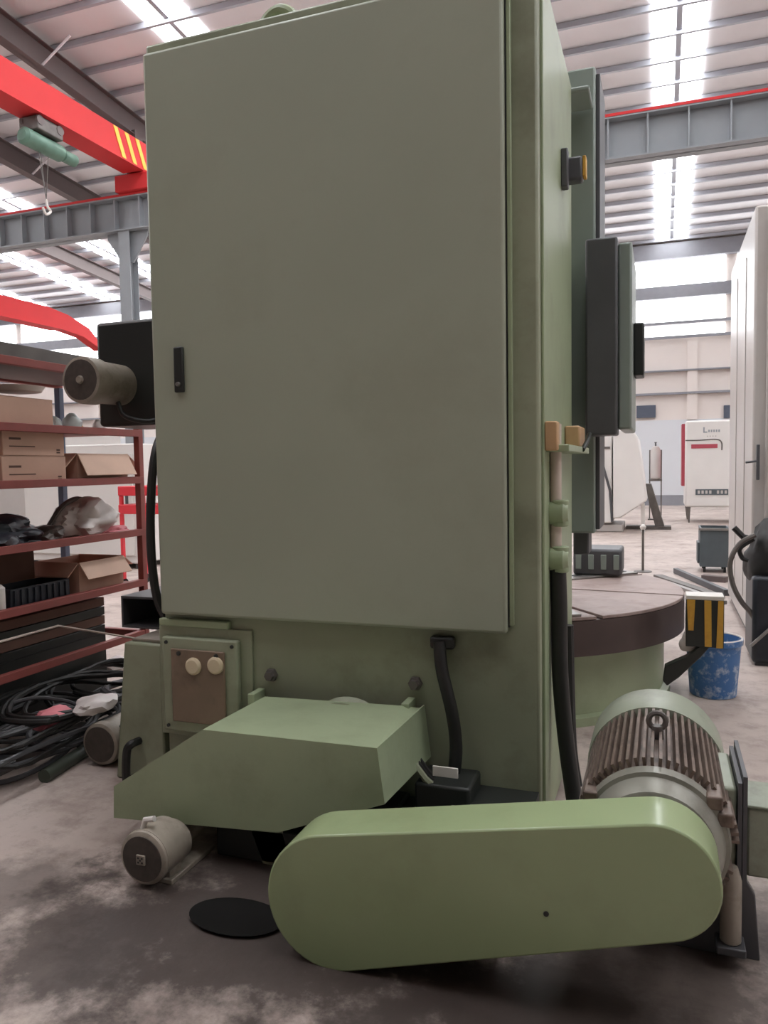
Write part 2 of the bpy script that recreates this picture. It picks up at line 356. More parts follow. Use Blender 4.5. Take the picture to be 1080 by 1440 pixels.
# cabinet door
dx0, dx1, dz0, dz1 = -2.17, at(711, 600, Y=2.95).x, .835, 3.335
door = MB().box(dx0, dx1, 2.945, CY0-.012, dz0, dz1).build('cabinet_door', DOORG, vl, bevel=.014, seg=3)
MB().box(dx0+.02, dx1+.004, CY0-.012, CY0-.001, dz0+.02, dz1-.02).build('door_seal', DARKG, door)
MB().box(dx1+.006, dx1+.022, 2.972, CY0-.001, dz0+.03, dz1).build('hinge_strip', GREEN, door, bevel=.003)
hx0, hx1 = at(246, 520, Y=2.94).x, at(259, 520, Y=2.94).x; hz1, hz0 = at(252, 488, Y=2.94).z, at(252, 552, Y=2.94).z
hd = MB().box(hx0, hx1, 2.928, 2.9449, hz0, hz1).build('door_handle', BLACKP, door, bevel=.006)
MB().box(hx0+.008, hx1-.008, 2.918, 2.9279, hz0+.05, hz1-.012).build('lever', BLACK, hd, bevel=.004) if False else None
MB().lathe([(-.012, .009), (0, .011)], ((hx0+hx1)/2, 2.928, hz0+.035), 'Y', 12).build('lock_barrel', STEEL, door)
# left edge strip of the column + ledge under the door
MB().box(CX0-.01, CX0+.36, 2.97, CY0, .775, .81).build('ledge', GREEN, vl, bevel=.006)
MB().box(CX0-.02, -1.72, 2.985, CY0+.001, .26, .775).build('pad', COLG, vl, bevel=.004)
# cover plate with two round caps
jx0, jx1, jz0, jz1 = at(231, 960, Y=2.96).x, at(336, 960, Y=2.96).x, .29, .73
jb = MB().box(jx0, jx1, 2.95, 2.9849, jz0, jz1).build('junction_panel', COLG, vl, bevel=.008)
MB().box(jx0+.055, jx1-.06, 2.938, 2.95, jz0+.05, jz1-.05).build('cover_plate', BROWNPL, jb, bevel=.005)
for px, py in ((272, 937), (303, 936)):
    p = at(px, py, Y=2.935); MB().lathe([(-.012, .030), (-.006, .039), (0.004, .04)], (p.x, 2.934, p.z), 'Y', 24).build('round_cap', BEIGE, jb)
for sx in (jx0+.025, jx1-.025):
    for sz in (jz0+.025, jz1-.025): MB().lathe([(-.006, .008), (0, .009)], (sx, 2.95, sz), 'Y', 8).build('screw', BLACKP, jb)
for sx in (jx0+.1, jx1-.1): MB().lathe([(-.006, .01), (0, .011)], (sx, 2.938, jz1-.07), 'Y', 8).build('screw', BLACKP, jb)
# belt hood (sheet-metal guard)
HY = 2.42
hp_ = [at(x, y, Y=HY) for x, y in ((160, 1106), (160, 1150), (390, 1171), (541, 1131), (530, 1052), (285, 1026))]
H2 = [(p.x, p.z) for p in hp_]
hood = MB().prism(H2, 'Y', HY, HY+.006).build('belt_hood', GREEN, vl)
zb_ = .5
mb = MB()
xL, xRr = H2[5][0], H2[4][0]
def sheet(mb, pts, th=.006, up=Vector((0, 0, 1))):
    a = [mb.bm.verts.new(Vector(p)) for p in pts]; b = [mb.bm.verts.new(Vector(p)-up*th) for p in pts]; n = len(pts)
    mb.bm.faces.new(a); mb.bm.faces.new(b[::-1])
    for i in range(n): mb.bm.faces.new([a[i], b[i], b[(i+1) % n], a[(i+1) % n]])
HY2 = HY+.0065
tb0, tb1 = at(358, 978, Y=2.9), at(562, 992, Y=2.9)
sheet(mb, [(xL, HY2, H2[5][1]), (xRr, HY2, H2[4][1]), (xRr, 2.985, H2[4][1]-.035), (xRr-.07, 2.90, tb1.z), (xL, 2.9, tb0.z), ])
mb.build('top_sheet', GREEN, hood, smooth=False)
mb = MB(); sheet(mb, [(xRr, HY2, H2[4][1]), (H2[3][0], HY2, H2[3][1]), (H2[3][0], 2.985, H2[3][1]-.04), (xRr, 2.985, H2[4][1]-.02)], up=Vector((1, 0, 0)))
mb.build('side_sheet', GREEN, hood, smooth=False)
mb = MB(); sheet(mb, [(xL, HY2, H2[5][1]), (xL, 2.93, H2[5][1]-.02), (H2[0][0], 2.93, H2[0][1]-.02), (H2[0][0], HY2, H2[0][1])], up=Vector((.5, 0, .85)))
mb.build('side_sheet', GREEN, hood, smooth=False)
mb = MB(); sheet(mb, [(H2[0][0], HY2, H2[0][1]), (H2[0][0], 2.74, H2[0][1]-.0), (H2[1][0], 2.74, H2[1][1]-.03), (H2[1][0], HY2, H2[1][1])], up=Vector((-1, 0, 0)))
mb.build('side_sheet', GREEN, hood, smooth=False)
# mounting tabs and bolts of the hood
for (x, y), (bx_, by_) in (((368, 972), (380, 950)), ((580, 985), (583, 962))):
    p = at(x, y, Y=2.99); q = at(bx_, by_, Y=2.98)
    MB().box(p.x-.02, p.x+.012, 2.9, 2.999, p.z-.09, p.z+.012).build('mounting_tab', GREEN, hood, bevel=.003)
    MB().lathe([(-.04, .02), (-.02, .022), (-.018, .03), (0, .03)], (q.x, 2.999, q.z), 'Y', 6).build('mounting_bolt', DSTEEL, hood)
pp = at(485, 990, Y=2.9)
pul = MB().lathe([(-.05, .19), (-.045, .2), (-.02, .18), (0, .2), (.02, .18), (.045, .2), (.05, .19)], (pp.x, 2.91, pp.z-.185), 'Y', 40).build('pulley', COLG, vl)
MB().lathe([(-.1, .04), (.09, .04)], (pp.x, 2.91, pp.z-.185), 'Y', 16).build('shaft', STEEL, pul)
# v-belts running down to the motor shaft
for j in range(3):
    y = 2.80+.028*j
    MB().tube([(-1.04, y, .50), (-.86, y, .28), (-.62, y, .1)], .011, 6).build('drive_belt', BLACK, vl) if j else MB().tube([(-1.04, y, .50), (-.86, y, .28), (-.62, y, .1)], .013, 6).build('drive_belt', COLG, vl)
# gear case low under the hood
MB().box(-1.62, -.98, 2.5, 2.98, 0.0, .14).build('base_foot', BLACKP, vl, bevel=.01)
BR = [at(x, y, Y=2.5) for x, y in ((345, 1150), (392, 1150), (420, 1250), (385, 1240), (372, 1222))]
MB().prism([(p.x, p.z) for p in BR], 'Y', 2.5, 2.53).build('bracket', COLG, vl, bevel=.004)
MB().box(-1.55, -1.1, 2.62, 2.98, .14, .34).build('gear_case', BLACKP, vl, bevel=.03)
# ---------------- belt guard (tapered stadium, inclined)
cl, rl, cr_, rr = Vector((-.925, .2)), .207, Vector((-.005, .423)), .155
d = (cr_-cl); L_ = d.length; th = math.atan2(d.y, d.x); ph = math.acos((rl-rr)/L_)
def stadium(e=0.0, n=22):
    pts = []
    for k in range(n+1):
        a = th-ph+(2*ph)*k/n; pts.append((cr_.x+(rr-e)*math.cos(a), cr_.y+(rr-e)*math.sin(a)))
    for k in range(n+1):
        a = th+ph+(2*math.pi-2*ph)*k/n; pts.append((cl.x+(rl-e)*math.cos(a), cl.y+(rl-e)*math.sin(a)))
    return pts
GY0, GY1 = 2.02, 2.20
bgd = MB().prism(stadium(), 'Y', GY0, GY1).build('belt_guard', GUARD, vl, bevel=.006)
p = at(768, 1285, Y=GY0); MB().lathe([(-.004, .007), (0, .008)], (p.x, GY0+.001, p.z), 'Y', 10).build('screw', BLACK, bgd)
MB().box(-.75, -.45, GY1, 2.995, .1, .2).build('guard_arm', BLACKP, bgd)
# ---------------- main drive motor
MX, MZ = -.014, .418
dm = MB().lathe([(2.29, .12), (2.295, .2), (2.84, .2), (2.845, .12)], (MX, 0, MZ), 'Y', 48).build('drive_motor', FIN, vl)
MB().lathe([(2.202, .15), (2.21, .165), (2.24, .182), (2.262, .188), (2.265, .2), (2.30, .205), (2.305, .19)], (MX, 0, MZ), 'Y', 48).build('end_bell', BELL, dm)
MB().lathe([(2.78, .2), (2.785, .229), (2.81, .233), (3.0, .233), (3.04, .215), (3.06, .15)], (MX, 0, MZ), 'Y', 48).build('fan_cover', MOTORG, dm)
fin0 = None
for kk in range(44):
    a = math.radians(-40+kk*6.0)
    if abs((math.degrees(a)+360) % 360-350) < 12: continue
    ca, sa = math.cos(a), math.sin(a)
    M = Matrix(((ca, 0, -sa, MX), (0, 1, 0, 0), (sa, 0, ca, MZ), (0, 0, 0, 1)))
    MB().box(.196, .226, 2.31, 2.79, -.0045, .0045, M).build('cooling_fin', FIN, dm, smooth=False)
# lifting eye
MB().tube([(MX+.005+.026*math.cos(t), 2.56, MZ+.255+.026*math.sin(t)) for t in [i*math.pi/8 for i in range(16)]], .009, 8, closed=True).build('lifting_eye', DSTEEL, dm)
MB().lathe([(.195, .02), (.24, .018)], (MX+.005, 2.56, MZ), 'Z', 12).build('eye_boss', DSTEEL, dm)
# bearing lugs on the front flange
for ang in (150, 40, 25):
    a = math.radians(ang); x, z = MX+.205*math.cos(a), MZ+.205*math.sin(a)
    MB().box(x-.022, x+.022, 2.26, 2.36, z-.02, z+.02).build('flange_lug', FIN, dm, bevel=.006)
# terminal box on the side
MB().box(.17, .215, 2.44, 2.74, .24, .53).build('terminal_neck', MOTORG, dm, bevel=.01)
MB().box(.217, .229, 2.43, 2.75, .2, .55).build('gasket_plate', DARKG, dm)
MB().box(.231, .243, 2.43, 2.75, .215, .57).build('gasket_plate', DARKG, dm)
tb = MB().box(.2455, .56, 2.47, 2.66, .25, .463).build('terminal_box', MOTORG, dm, bevel=.008)
MB().box(.2455, .565, 2.465, 2.665, .4631, .472).build('lid', MOTORG, tb, bevel=.003)
# feet and standing plate
MB().box(-.26, .26, 2.5, 2.95, .1, .14).build('motor_feet', DARKG, dm, bevel=.006)
MB().box(-.2, -.1, 2.5, 2.95, .14, .3).build('foot_web', DARKG, dm); MB().box(.07, .15, 2.5, 2.95, .14, .3).build('foot_web', DARKG, dm)
MB().prism([(-.3, 0), (.285, 0), (.27, .2), (.2, .32), (-.2, .32), (-.3, .2)], 'Y', 2.46, 2.49).build('base_plate', DARKG, dm, bevel=.004)
MB().box(-.3, .28, 2.5, 3.0, 0, .1).build('plinth', COLG, dm, bevel=.008)
MB().lathe([(.07, .024), (.075, .03), (.26, .03), (.3, .018), (.3, .01)], (.2, 2.42, 0), 'Z', 14).build('jack_screw', OLDMOT, dm)
MB().box(.16, .24, 2.38, 2.459, .045, .07).build('jack_lug', DARKG, dm, bevel=.004)
# ---------------- hoses
def tube_part(name, pts, r, m_, par, n=10, k=10): return MB().tube(spline(pts, k), r, n).build(name, m_, par)
p1 = at(622, 902, Y=2.97); MB().box(p1.x-.05, p1.x+.05, 2.955, 2.999, p1.z-.03, p1.z+.02).build('hose_gland', BLACK, vl, bevel=.01)
tube_part('power_hose', [(p1.x-.01, 2.96, p1.z), (p1.x+.005, 2.94, .68), (-.785, 2.93, .51), (-.77, 2.93, .38), (-.775, 2.92, .27)], .026, BLACK, vl, 12)
blk = MB().box(-.9, -.68, 2.78, 2.98, .12, .27).build('terminal_block', BLACKP, vl, bevel=.012)
q = at(628, 1086, Y=2.775); MB().box(q.x-.055, q.x+.045, 2.772, 2.78, q.z-.02, q.z+.02).build('name_tag', WPLAST, blk, bevel=.002)
MB().box(-1.0, -.6, 2.7, 2.99, .0, .12).build('sump_block', BLACKP, vl, bevel=.01)
# conduit and fittings on the right flank
fx = CX1+.012
f1, f2 = at(778, 725, X=-.40), at(778, 793, X=-.40)
cd_ = MB().tube([(fx+.022, 3.22, 1.06), (fx+.022, 3.22, 1.66)], .024, 12).build('conduit', PINKB, vl)
for f in (f1, f2):
    ft = MB().lathe([(0, .05), (.01, .052), (.055, .052), (.075, .035)], (fx, 3.22, f.z), 'X', 18).build('conduit_fitting', GREEN, vl)
    MB().lathe([(-.055, .03), (-.05, .037), (.05, .037), (.055, .03)], (fx+.04, 3.22, f.z), 'Z', 16).build('collar', GREEN, ft)
tube_part('flank_hose', [(fx+.03, 3.22, f2.z-.04), (fx+.035, 3.22, .9), (fx+.04, 3.21, .62), (-.37, 3.2, .36), (-.33, 3.15, .12), (-.3, 3.1, .03)], .034, BLACK, vl, 12)
tube_part('flank_hose', [(fx+.03, 3.6, .75), (fx+.035, 3.6, .5), (fx+.05, 3.55, .2), (fx+.08, 3.5, .03)], .024, BLACK, vl, 10)
MB().box(fx, fx+.05, 3.06, 3.13, 1.55, 1.665).build('switch_cover', TAN, vl, bevel=.006)
sb = MB().box(fx, fx+.07, 3.72, 3.98, 1.575, 1.675).build('limit_switch', TAN, vl, bevel=.008)
MB().box(fx, fx+.09, 3.1, 3.98, 1.545, 1.574).build('switch_bracket', GREEN, vl, bevel=.004)
tube_part('lever', [(fx+.09, 3.65, 1.56), (fx+.1, 3.75, 1.60), (fx+.1, 3.9, 1.64)], .011, BLACKP, sb)
# upper flank bracket with yellow tag
ub = MB().box(fx, -.345, 3.66, 3.74, 2.785, 2.89).build('flank_bracket', DARKG, vl, bevel=.012)
MB().box(fx, fx+.03, 3.60, 3.66, 2.74, 2.91).build('bracket_arm', DARKG, ub, bevel=.006)
MB().box(-.3449, -.33, 3.67, 3.73, 2.80, 2.89).build('tag', YEL, ub, bevel=.003)
# ---------------- cross-rail / ram side beyond the column
rz0, rz1 = at(820, 750, Y=4.3).z, at(820, 95, Y=4.3).z
rx0, rx1, rx2 = at(797, 600, Y=4.3).x, at(837, 600, Y=4.3).x, at(843, 600, Y=4.3).x
MB().box(-1.5, CX1-.05, CY1, 5.0, 1.75, 2.5).build('cross_rail', COLG, vl, bevel=.01)
ram = MB().box(rx0, rx1, 4.3, 4.75, rz0, rz1).build('ram', RAMG, vl, bevel=.012)
MB().box(rx1, rx2, 4.33, 4.7, rz0+.02, rz1-.03).build('ram_guide', DARKG, ram, bevel=.004)
MB().box(rx0-.5, rx0, 4.35, 4.7, 1.8, 2.3).build('saddle', RAMG, vl, bevel=.01)
tx0, tx1 = at(806, 760, Y=4.4).x, at(828, 760, Y=4.4).x
MB().box(tx0, tx1, 4.4, 4.6, rz0-.13, rz0).build('tool_post', DARKG, ram, bevel=.01)
bz0, bz1 = at(850, 612, Y=4.1).z, at(850, 333, Y=4.1).z
bx0, bx1, bx2 = at(823, 500, Y=4.1).x, at(868, 500, Y=4.1).x, at(889, 480, Y=4.2).x
fb = MB().box(bx0, bx1, 4.1, 4.299, bz0, bz1).build('feed_box', DARKG, vl, bevel=.012)
MB().box(bx1, bx2, 4.16, 4.8, bz0+.03, bz1-.02).build('side_cover', GMACH if False else RAMG, fb, bevel=.012)
q0, q1 = at(892, 458, Y=4.5), at(906, 530, Y=4.5)
MB().box(bx2, q1.x, 4.4, 4.6, q1.z, q0.z).build('control_unit', BLACKP, fb, bevel=.01)
MB().box(-.9, rx1-.01, 4.06, 4.29, 3.35, rz1-.2).build('lead_screw_box', RAMG, vl, bevel=.01)
MB().box(-1.0, -.5, 3.2, 4.2, CZ, CZ+.22).build('top_gear_box', COLG, vl, bevel=.02)
ta, tb_ = at(368, 40, Y=3.1).x, at(418, 30, Y=3.1).x
tube_part('top_pipe', [(ta, 3.1, CZ), (ta+.03, 3.1, CZ+.05), ((ta+tb_)/2, 3.1, CZ+.075), (tb_-.03, 3.1, CZ+.05), (tb_, 3.1, CZ)], .025, GREEN, vl)
# ---------------- rotary table
TX, TY, TR, TZ = -1.08, 5.33, 1.225, .65
ped = MB().lathe([(0, 1.14), (.05, 1.14), (.06, 1.1), (.40, 1.1), (.42, 1.16)], (TX, TY, 0), 'Z', 72).build('pedestal', GREEN, vl)
tab = MB().lathe([(.42, TR-.06), (.43, TR), (.628, TR), (.63, TR-.02)], (TX, TY, 0), 'Z', 96).build('rotary_table', RIM, vl)
gap = .018
for kx in range(8):
    a0 = math.radians(-22.5+kx*45+16); a1 = a0+math.radians(45); am = (a0+a1)/2
    off = gap/math.sin(math.radians(22.5))
    pts = [(TX+off*math.cos(am), TY+off*math.sin(am))]
    for j in range(13):
        a = a0+(a1-a0)*j/12; r = TR-.003
        da = gap/r
        aa = a0+da+(a1-a0-2*da)*j/12
        pts.append((TX+r*math.cos(aa), TY+r*math.sin(aa)))
    MB().prism(pts, 'Z', .63, TZ).build('table_segment', TABLE, tab, bevel=.004)
# chuck jaw slides (pale, with holes) and the far jaw block
def jaw(angle, nm='jaw_slide'):
    M = Matrix.Translation((TX, TY, 0)) @ Matrix.Rotation(angle, 4, 'Z')
    j = MB().box(.35, TR-.03, -.1, .1, TZ+.0005, TZ+.014, M).build(nm, STEEL, tab, bevel=.003)
    for r in (.5, .65, .8, .95, 1.08): MB().box(r, r+.07, -.025, .025, TZ+.014, TZ+.017, M).build('slot', BLACK, j, smooth=False)
jaw(math.radians(-61)); jaw(math.radians(38+7))
jc = at(840, 805, Z=TZ)
jo = MB().box(-.62, -.27, 5.85, 6.2, TZ+.015, TZ+.21).build('jaw_block', DARKG, tab, bevel=.02)
for i in range(4): MB().box(-.6+.09*i, -.56+.09*i, 5.838, 5.85, TZ+.06, TZ+.17).build('step', RAMG, jo, bevel=.004)
# hazard-striped block carried on a black arm
s0, s1 = at(965, 838, Y=4.65), at(1018, 912, Y=4.65)
hz = MB().box(s0.x, s1.x, 4.65, 4.8, s1.z, s0.z-.02).build('striped_block', BLACKP, vl, bevel=.003)
MB().box(s0.x, s1.x, 4.65, 4.8, s0.z-.02, s0.z+.003).build('block_cap', WPLAST, hz, bevel=.003)
W = s1.x-s0.x; ztop, zbot = s0.z-.021, s1.z
for (a, b2, cc, dd, zz) in ((.02, .24, .06, .2, .35), (.48, .66, .5, .68, .02), (.84, .98, .8, .97, .0)):
    z_ = zbot+(ztop-zbot)*zz
    MB().prism([(s0.x+W*a, ztop), (s0.x+W*b2, ztop), (s0.x+W*dd, z_), (s0.x+W*cc, z_)], 'Y', 4.645, 4.6499).build('yellow_stripe', YEL, hz, smooth=False)
A = [at(x, y, Y=4.7) for x, y in ((985, 905), (1000, 905), (985, 922), (955, 950), (938, 962), (932, 955), (935, 935), (965, 922))]
MB().prism([(p.x, p.z) for p in A], 'Y', 4.66, 4.74).build('arm', BLACKP, hz, bevel=.005)
g_ = at(968, 905, Y=4.64); MB().blob((g_.x, 4.72, g_.z-.06), (.045, .03, .07), 3, .3, sub=3).build('rag', WBAG, hz)
# ---------------- rail lift motor (left)
mc = at(113, 534, Y=3.1); mr = .118
lb = MB().box(-2.86, CX0-.002, 3.4, 3.8, 1.735, 2.29).build('gearbox_housing', BLACKP, vl, bevel=.02)
lm = MB().lathe([(0, .1), (.004, mr-.004), (.02, mr), (.1, mr), (.105, mr-.01), (.4, mr-.012)], (mc.x, 3.1, mc.z), 'Y', 36).build('lift_motor', OLDMOT, vl)
MB().lathe([(-.002, .02), (0.0, .1), (.003, .1)], (mc.x, 3.1, mc.z), 'Y', 30).build('grille', GRILLE, lm)
MB().lathe([(-.012, .016), (0, .022)], (mc.x, 3.098, mc.z), 'Y', 14).build('hub', OLDMOT, lm)
tube_part('motor_lead', [(mc.x+.06, 3.3, mc.z-.1), (mc.x+.1, 3.3, mc.z-.17), (mc.x+.2, 3.35, mc.z-.2), (mc.x+.3, 3.42, mc.z-.17)], .013, BLACK, lm)
q = at(215, 600, Y=3.2)
tube_part('side_cable', [(CX0-.12, 3.3, 1.78), (CX0-.085, 3.1, 1.6), (CX0-.075, 3.03, 1.35), (CX0-.075, 3.02, 1.1), (CX0-.06, 3.03, .9), (CX0-.03, 3.06, .78)], .021, BLACK, vl)
bq = MB()
b0, b1 = at(170, 838, Y=3.3), at(228, 886, Y=3.3)
bq.box(b0.x, CX0-.002, 3.3, 3.31, b1.z, b0.z) if False else None
for args in ((b0.x, CX0-.002, 3.3, 3.7, b0.z-.012, b0.z), (b0.x, CX0-.002, 3.3, 3.7, b1.z, b1.z+.012), (b0.x, b0.x+.012, 3.3, 3.7, b1.z+.012, b0.z-.012), (b0.x+.012, CX0-.002, 3.69, 3.7, b1.z+.012, b0.z-.012)): bq.box(*args)
bq.build('chip_duct', DARKG, vl, smooth=False)
# ================================================================ FLOOR-STANDING UNITS BY THE MACHINE
# hydraulic tank with motor
ht = empty('hydraulic_tank', (-2.4, 3.15, 0), 'narrow green hydraulic tank with black handle and small motor beside the lathe', 'tank')
MB().prism([(-2.5, 0), (-2.215, 0), (-2.215, .675), (-2.425, .675)], 'Y', 3.0, 3.28).build('tank_body', COLG, ht, bevel=.01)
MB().box(-2.40, -2.24, 3.03, 3.25, .675, .69).build('lid', OLDMOT, ht, bevel=.003)
hx = at(182, 1040, Y=2.96).x
MB().tube(spline([(hx+.025, 3.0, .2), (hx+.02, 2.95, .2), (hx-.0, 2.94, .17), (hx-.01, 2.94, .06), (hx-.01, 2.95, .02), (hx-.01, 3.0, .015)], 6), .02, 8).build('handle', BLACK, ht)
def small_motor(parent, c, r, L, m_):
    b = MB().lathe([(0, r*.85), (.006, r*.96), (.02, r), (.1*L, r), (.101*L, r*.93), (L*.97, r*.93), (L, r*.6)], c, 'Y', 36).build('motor_body', m_, parent)
    MB().lathe([(-.004, .01), (-.003, r*.82), (.004, r*.83)], c, 'Y', 30).build('fan_grille', GRILLE, b)
    return b
mc2 = at(140, 1047, Y=3.08)
small_motor(ht, (mc2.x, 3.08, mc2.z), .11, .4, OLDMOT)
MB().box(mc2.x-.05, mc2.x+.05, 3.2, 3.4, 0, mc2.z-.09).build('motor_foot', DARKG, ht, bevel=.005)
MB().box(mc2.x+.06, -2.45, 3.15, 3.26, .08, .2).build('coupling', DARKG, ht, bevel=.005)
# pump motor under the hood
PY = 2.2
mc3 = at(200, 1208, Y=PY)
pm = empty('pump_motor', (mc3.x, 2.28, 0), 'small worn pump motor with round fan grille on the floor under the belt hood', 'motor')
b_ = small_motor(pm, (mc3.x, PY, mc3.z), .1, .15, OLDMOT)
MB().box(mc3.x-.018, mc3.x+.018, PY-.012, PY-.0041, mc3.z-.018, mc3.z+.018).build('badge', OLDMOT, b_, bevel=.002)
for dx, dz in ((-.008, .008), (.008, -.008), (0, 0), (.008, .008), (-.008, -.008)):
    MB().box(mc3.x+dx-.003, mc3.x+dx+.003, PY-.0135, PY-.012, mc3.z+dz-.003, mc3.z+dz+.003).build('badge_mark', BLACK, b_, smooth=False)
MB().lathe([(.145, .075), (.15, .08), (.19, .08), (.195, .045), (.4, .045)], (mc3.x, PY, mc3.z-.015), 'Y', 24).build('pump_head', OLDMOT, pm)
MB().box(mc3.x-.08, mc3.x+.08, PY+.06, PY+.34, 0, .02).build('foot_plate', OLDMOT, pm, bevel=.004)
for dx in (-.055, .055): MB().box(mc3.x+dx-.01, mc3.x+dx+.01, PY+.07, PY+.14, .02, mc3.z-.06).build('foot', OLDMOT, pm, bevel=.003)
MB().tube([(mc3.x-.03, PY+.05, mc3.z+.085), (mc3.x-.02, PY+.05, mc3.z+.118), (mc3.x+.02, PY+.05, mc3.z+.128)], .011, 8).build('lead_clip', WPLAST, pm)
# shallow black disc with a low rim, squashed to an ellipse
pc = at(332, 1293, Z=0)
pan = MB().lathe([(0, .15), (.003, .16), (.01, .17), (.01, .163), (.006, .15), (.005, .02)], (pc.x, pc.y, .002), 'Z', 40).build('black_disc', MATTBLK, label='black shallow disc on the floor behind the belt guard end', cat='oil pan')
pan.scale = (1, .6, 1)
# bars on the floor
p, q = at(62, 1092, Z=.03), at(125, 1052, Z=.03)
MB().tube([p, p+(q-p)*1.1], .034, 12).build('round_bar', DGREENB, label='short dark green round bar on the floor below the small motor', cat='bar')
p, q = at(-60, 1108, Z=.03), at(122, 1020, Z=.03)
dv = (q-p).normalized(); nv = Vector((-dv.y, dv.x, 0))
def bar(p, q, w, h, m_, name, label, cat, grp=None):
    mb = MB(); d = (q-p); L = d.length; ang = math.atan2(d.y, d.x)
    mb.box(0, L, -w/2, w/2, 0, h, Matrix.Translation(p) @ Matrix.Rotation(ang, 4, 'Z')); return mb.build(name, m_, bevel=.004, label=label, cat=cat, group=grp)
p0, q0 = Vector((p.x, p.y, .0)), Vector((q.x, q.y, .0))
bar(p0, q0, .07, .05, DSTEEL, 'flat_bar', 'long flat steel bar on the floor in front of the hose heap', 'bar')
bar(p0+nv*.13, q0+nv*.13, .12, .02, DARKG, 'steel_strip', 'wide dark steel strip lying beside the long flat bar', 'bar')
# ================================================================ RED RACK WITH ITS LOAD
SX, SXB, SY0, SY1 = -3.3, -3.95, 2.2, 4.3
rk = empty('storage_rack', ((SX+SXB)/2, (SY0+SY1)/2, 0), 'rusty red steel storage rack loaded with boxes and bags', 'rack')
for x in (SX, SXB):
    for y in (SY0, SY1):
        MB().box(x-.022, x+.022, y-.022, y+.022, 0, 2.075).build('post', RUST if x == SX else NAVY, rk, bevel=.003)
ZS = [.765, 1.105, 1.455, 1.765, 2.12]
for z in ZS:
    dk = MB().box(SXB+.024, SX-.024, SY0, SY1, z-.03, z-.022).build('shelf_deck', RUST if z < 2 else RAFT, rk, smooth=False)
    MB().box(SX-.02, SX+.023, SY0, SY1+.02, z-.045, z).build('front_rail', RUST, dk, bevel=.003)
    MB().box(SXB-.02, SXB+.02, SY0, SY1+.02, z-.045, z).build('rear_rail', RUST, dk, bevel=.003)
MB().box(SX-.02, SX+.02, SY0, SY1, .375, .42).build('bottom_rail', RUST, rk, bevel=.003)
MB().box(SXB-.02, SXB+.02, SY0, SY1, .375, .42).build('bottom_rail', RUST, rk, bevel=.003)
for y in (SY0+.03, SY1-.03): MB().box(SXB, SX, y-.02, y+.02, .375, .42).build('end_rail', RUST, rk, bevel=.003)
e0 = -.022    # deck surface below the rail top
def carton(x0, x1, y0, y1, z, h, m_, label, marks=True, grp=None, rot=0):
    t = empty('cardboard_box', ((x0+x1)/2, (y0+y1)/2, z), label, 'box', grp)
    MB().box(x0, x1, y0, y1, z, z+h).build('body', m_, t, bevel=.004)
    MB().box(x1, x1+.0015, y0, y1, z+h*.985, z+h*.99).build('seam', INK, t, smooth=False)
    if marks:
        dy = (y1-y0)
        for (a, b2, c, d2) in ((.1, .28, .58, .66), (.1, .5, .32, .36), (.86, .92, .2, .26), (.86, .92, .1, .16)):
            MB().box(x1, x1+.001, y0+dy*a, y0+dy*b2, z+h*c, z+h*d2).build('print_mark', INK, t, smooth=False)
    return t
def open_carton(x0, x1, y0, y1, z, h, label, m_=CARD, fl=.16, ang=-50, back=True):
    t = empty('open_cardboard_box', ((x0+x1)/2, (y0+y1)/2, z), label, 'box')
    th = .006; mb = MB()
    mb.box(x0, x1, y0, y1, z, z+th); mb.box(x1-th, x1, y0, y1, z+th, z+h); mb.box(x0, x0+th, y0, y1, z+th, z+h)
    mb.box(x0+th, x1-th, y0, y0+th, z+th, z+h); mb.box(x0+th, x1-th, y1-th, y1, z+th, z+h)
    mb.build('body', m_, t, smooth=False)
    a = math.radians(ang)
    # front flap hanging outward and down from the top front edge
    M = Matrix.Translation((x1, 0, z+h)) @ Matrix.Rotation(-a, 4, 'Y')
    MB().box(0, fl, y0, y1, 0, th, M).build('flap', CARDL, t, smooth=False)
    if back:
        M = Matrix.Translation(((x0+x1)/2, y1, z+h)) @ Matrix.Rotation(math.radians(-35), 4, 'X')
        MB().box(-(x1-x0)/2, (x1-x0)/2, 0, fl, 0, th, M).build('flap', CARDL, t, smooth=False)
        M = Matrix.Translation(((x0+x1)/2, y0, z+h)) @ Matrix.Rotation(math.radians(40), 4, 'X')
        MB().box(-(x1-x0)/2, (x1-x0)/2, -fl, 0, 0, th, M).build('flap', m_, t, smooth=False)
    return t
def yat(px, py): return at(px, py, X=SX-.02).y
zt_ = ZS[3]+e0
carton(SX-.42, SX-.03, yat(-90, 570), yat(76, 570), zt_, .17, CARD, 'closed brown cardboard box on the rack shelf above the stacked pair', False)
z2 = ZS[2]+e0
carton(SX-.45, SX-.02, yat(-120, 640), yat(-3, 640), z2, .24, CARDL, 'pale cardboard box with yellow tape at the end of the boxes', False)
carton(SX-.45, SX-.02, yat(2, 640), yat(92, 640), z2, .155, CARD, 'printed brown cardboard box under another on the middle shelf')
carton(SX-.45, SX-.022, yat(3, 610), yat(90, 610), z2+.156, .15, CARD, 'printed brown cardboard box stacked on top of another under the shelf')
open_carton(SX-.42, SX-.04, yat(112, 640), yat(182, 640), z2, .17, 'open cardboard box with front flap hanging down beside the stacked pair', fl=.15, ang=-62)
z0 = ZS[0]+e0
open_carton(SX-.42, SX-.06, yat(118, 800), yat(180, 800), z0, .19, 'open cardboard box with flaps spread on the lowest shelf by the post', fl=.12, ang=-55)
carton(SX-.5, SX-.3, yat(-40, 790), yat(100, 790), z0, .29, CARDD, 'dark brown cardboard box behind the black tray', False)
t = empty('plastic_tray', (SX-.17, yat(55, 820), z0), 'black slatted plastic tray on the lowest shelf', 'tray')
ya, yb = yat(22, 820), yat(105, 820); mb = MB()
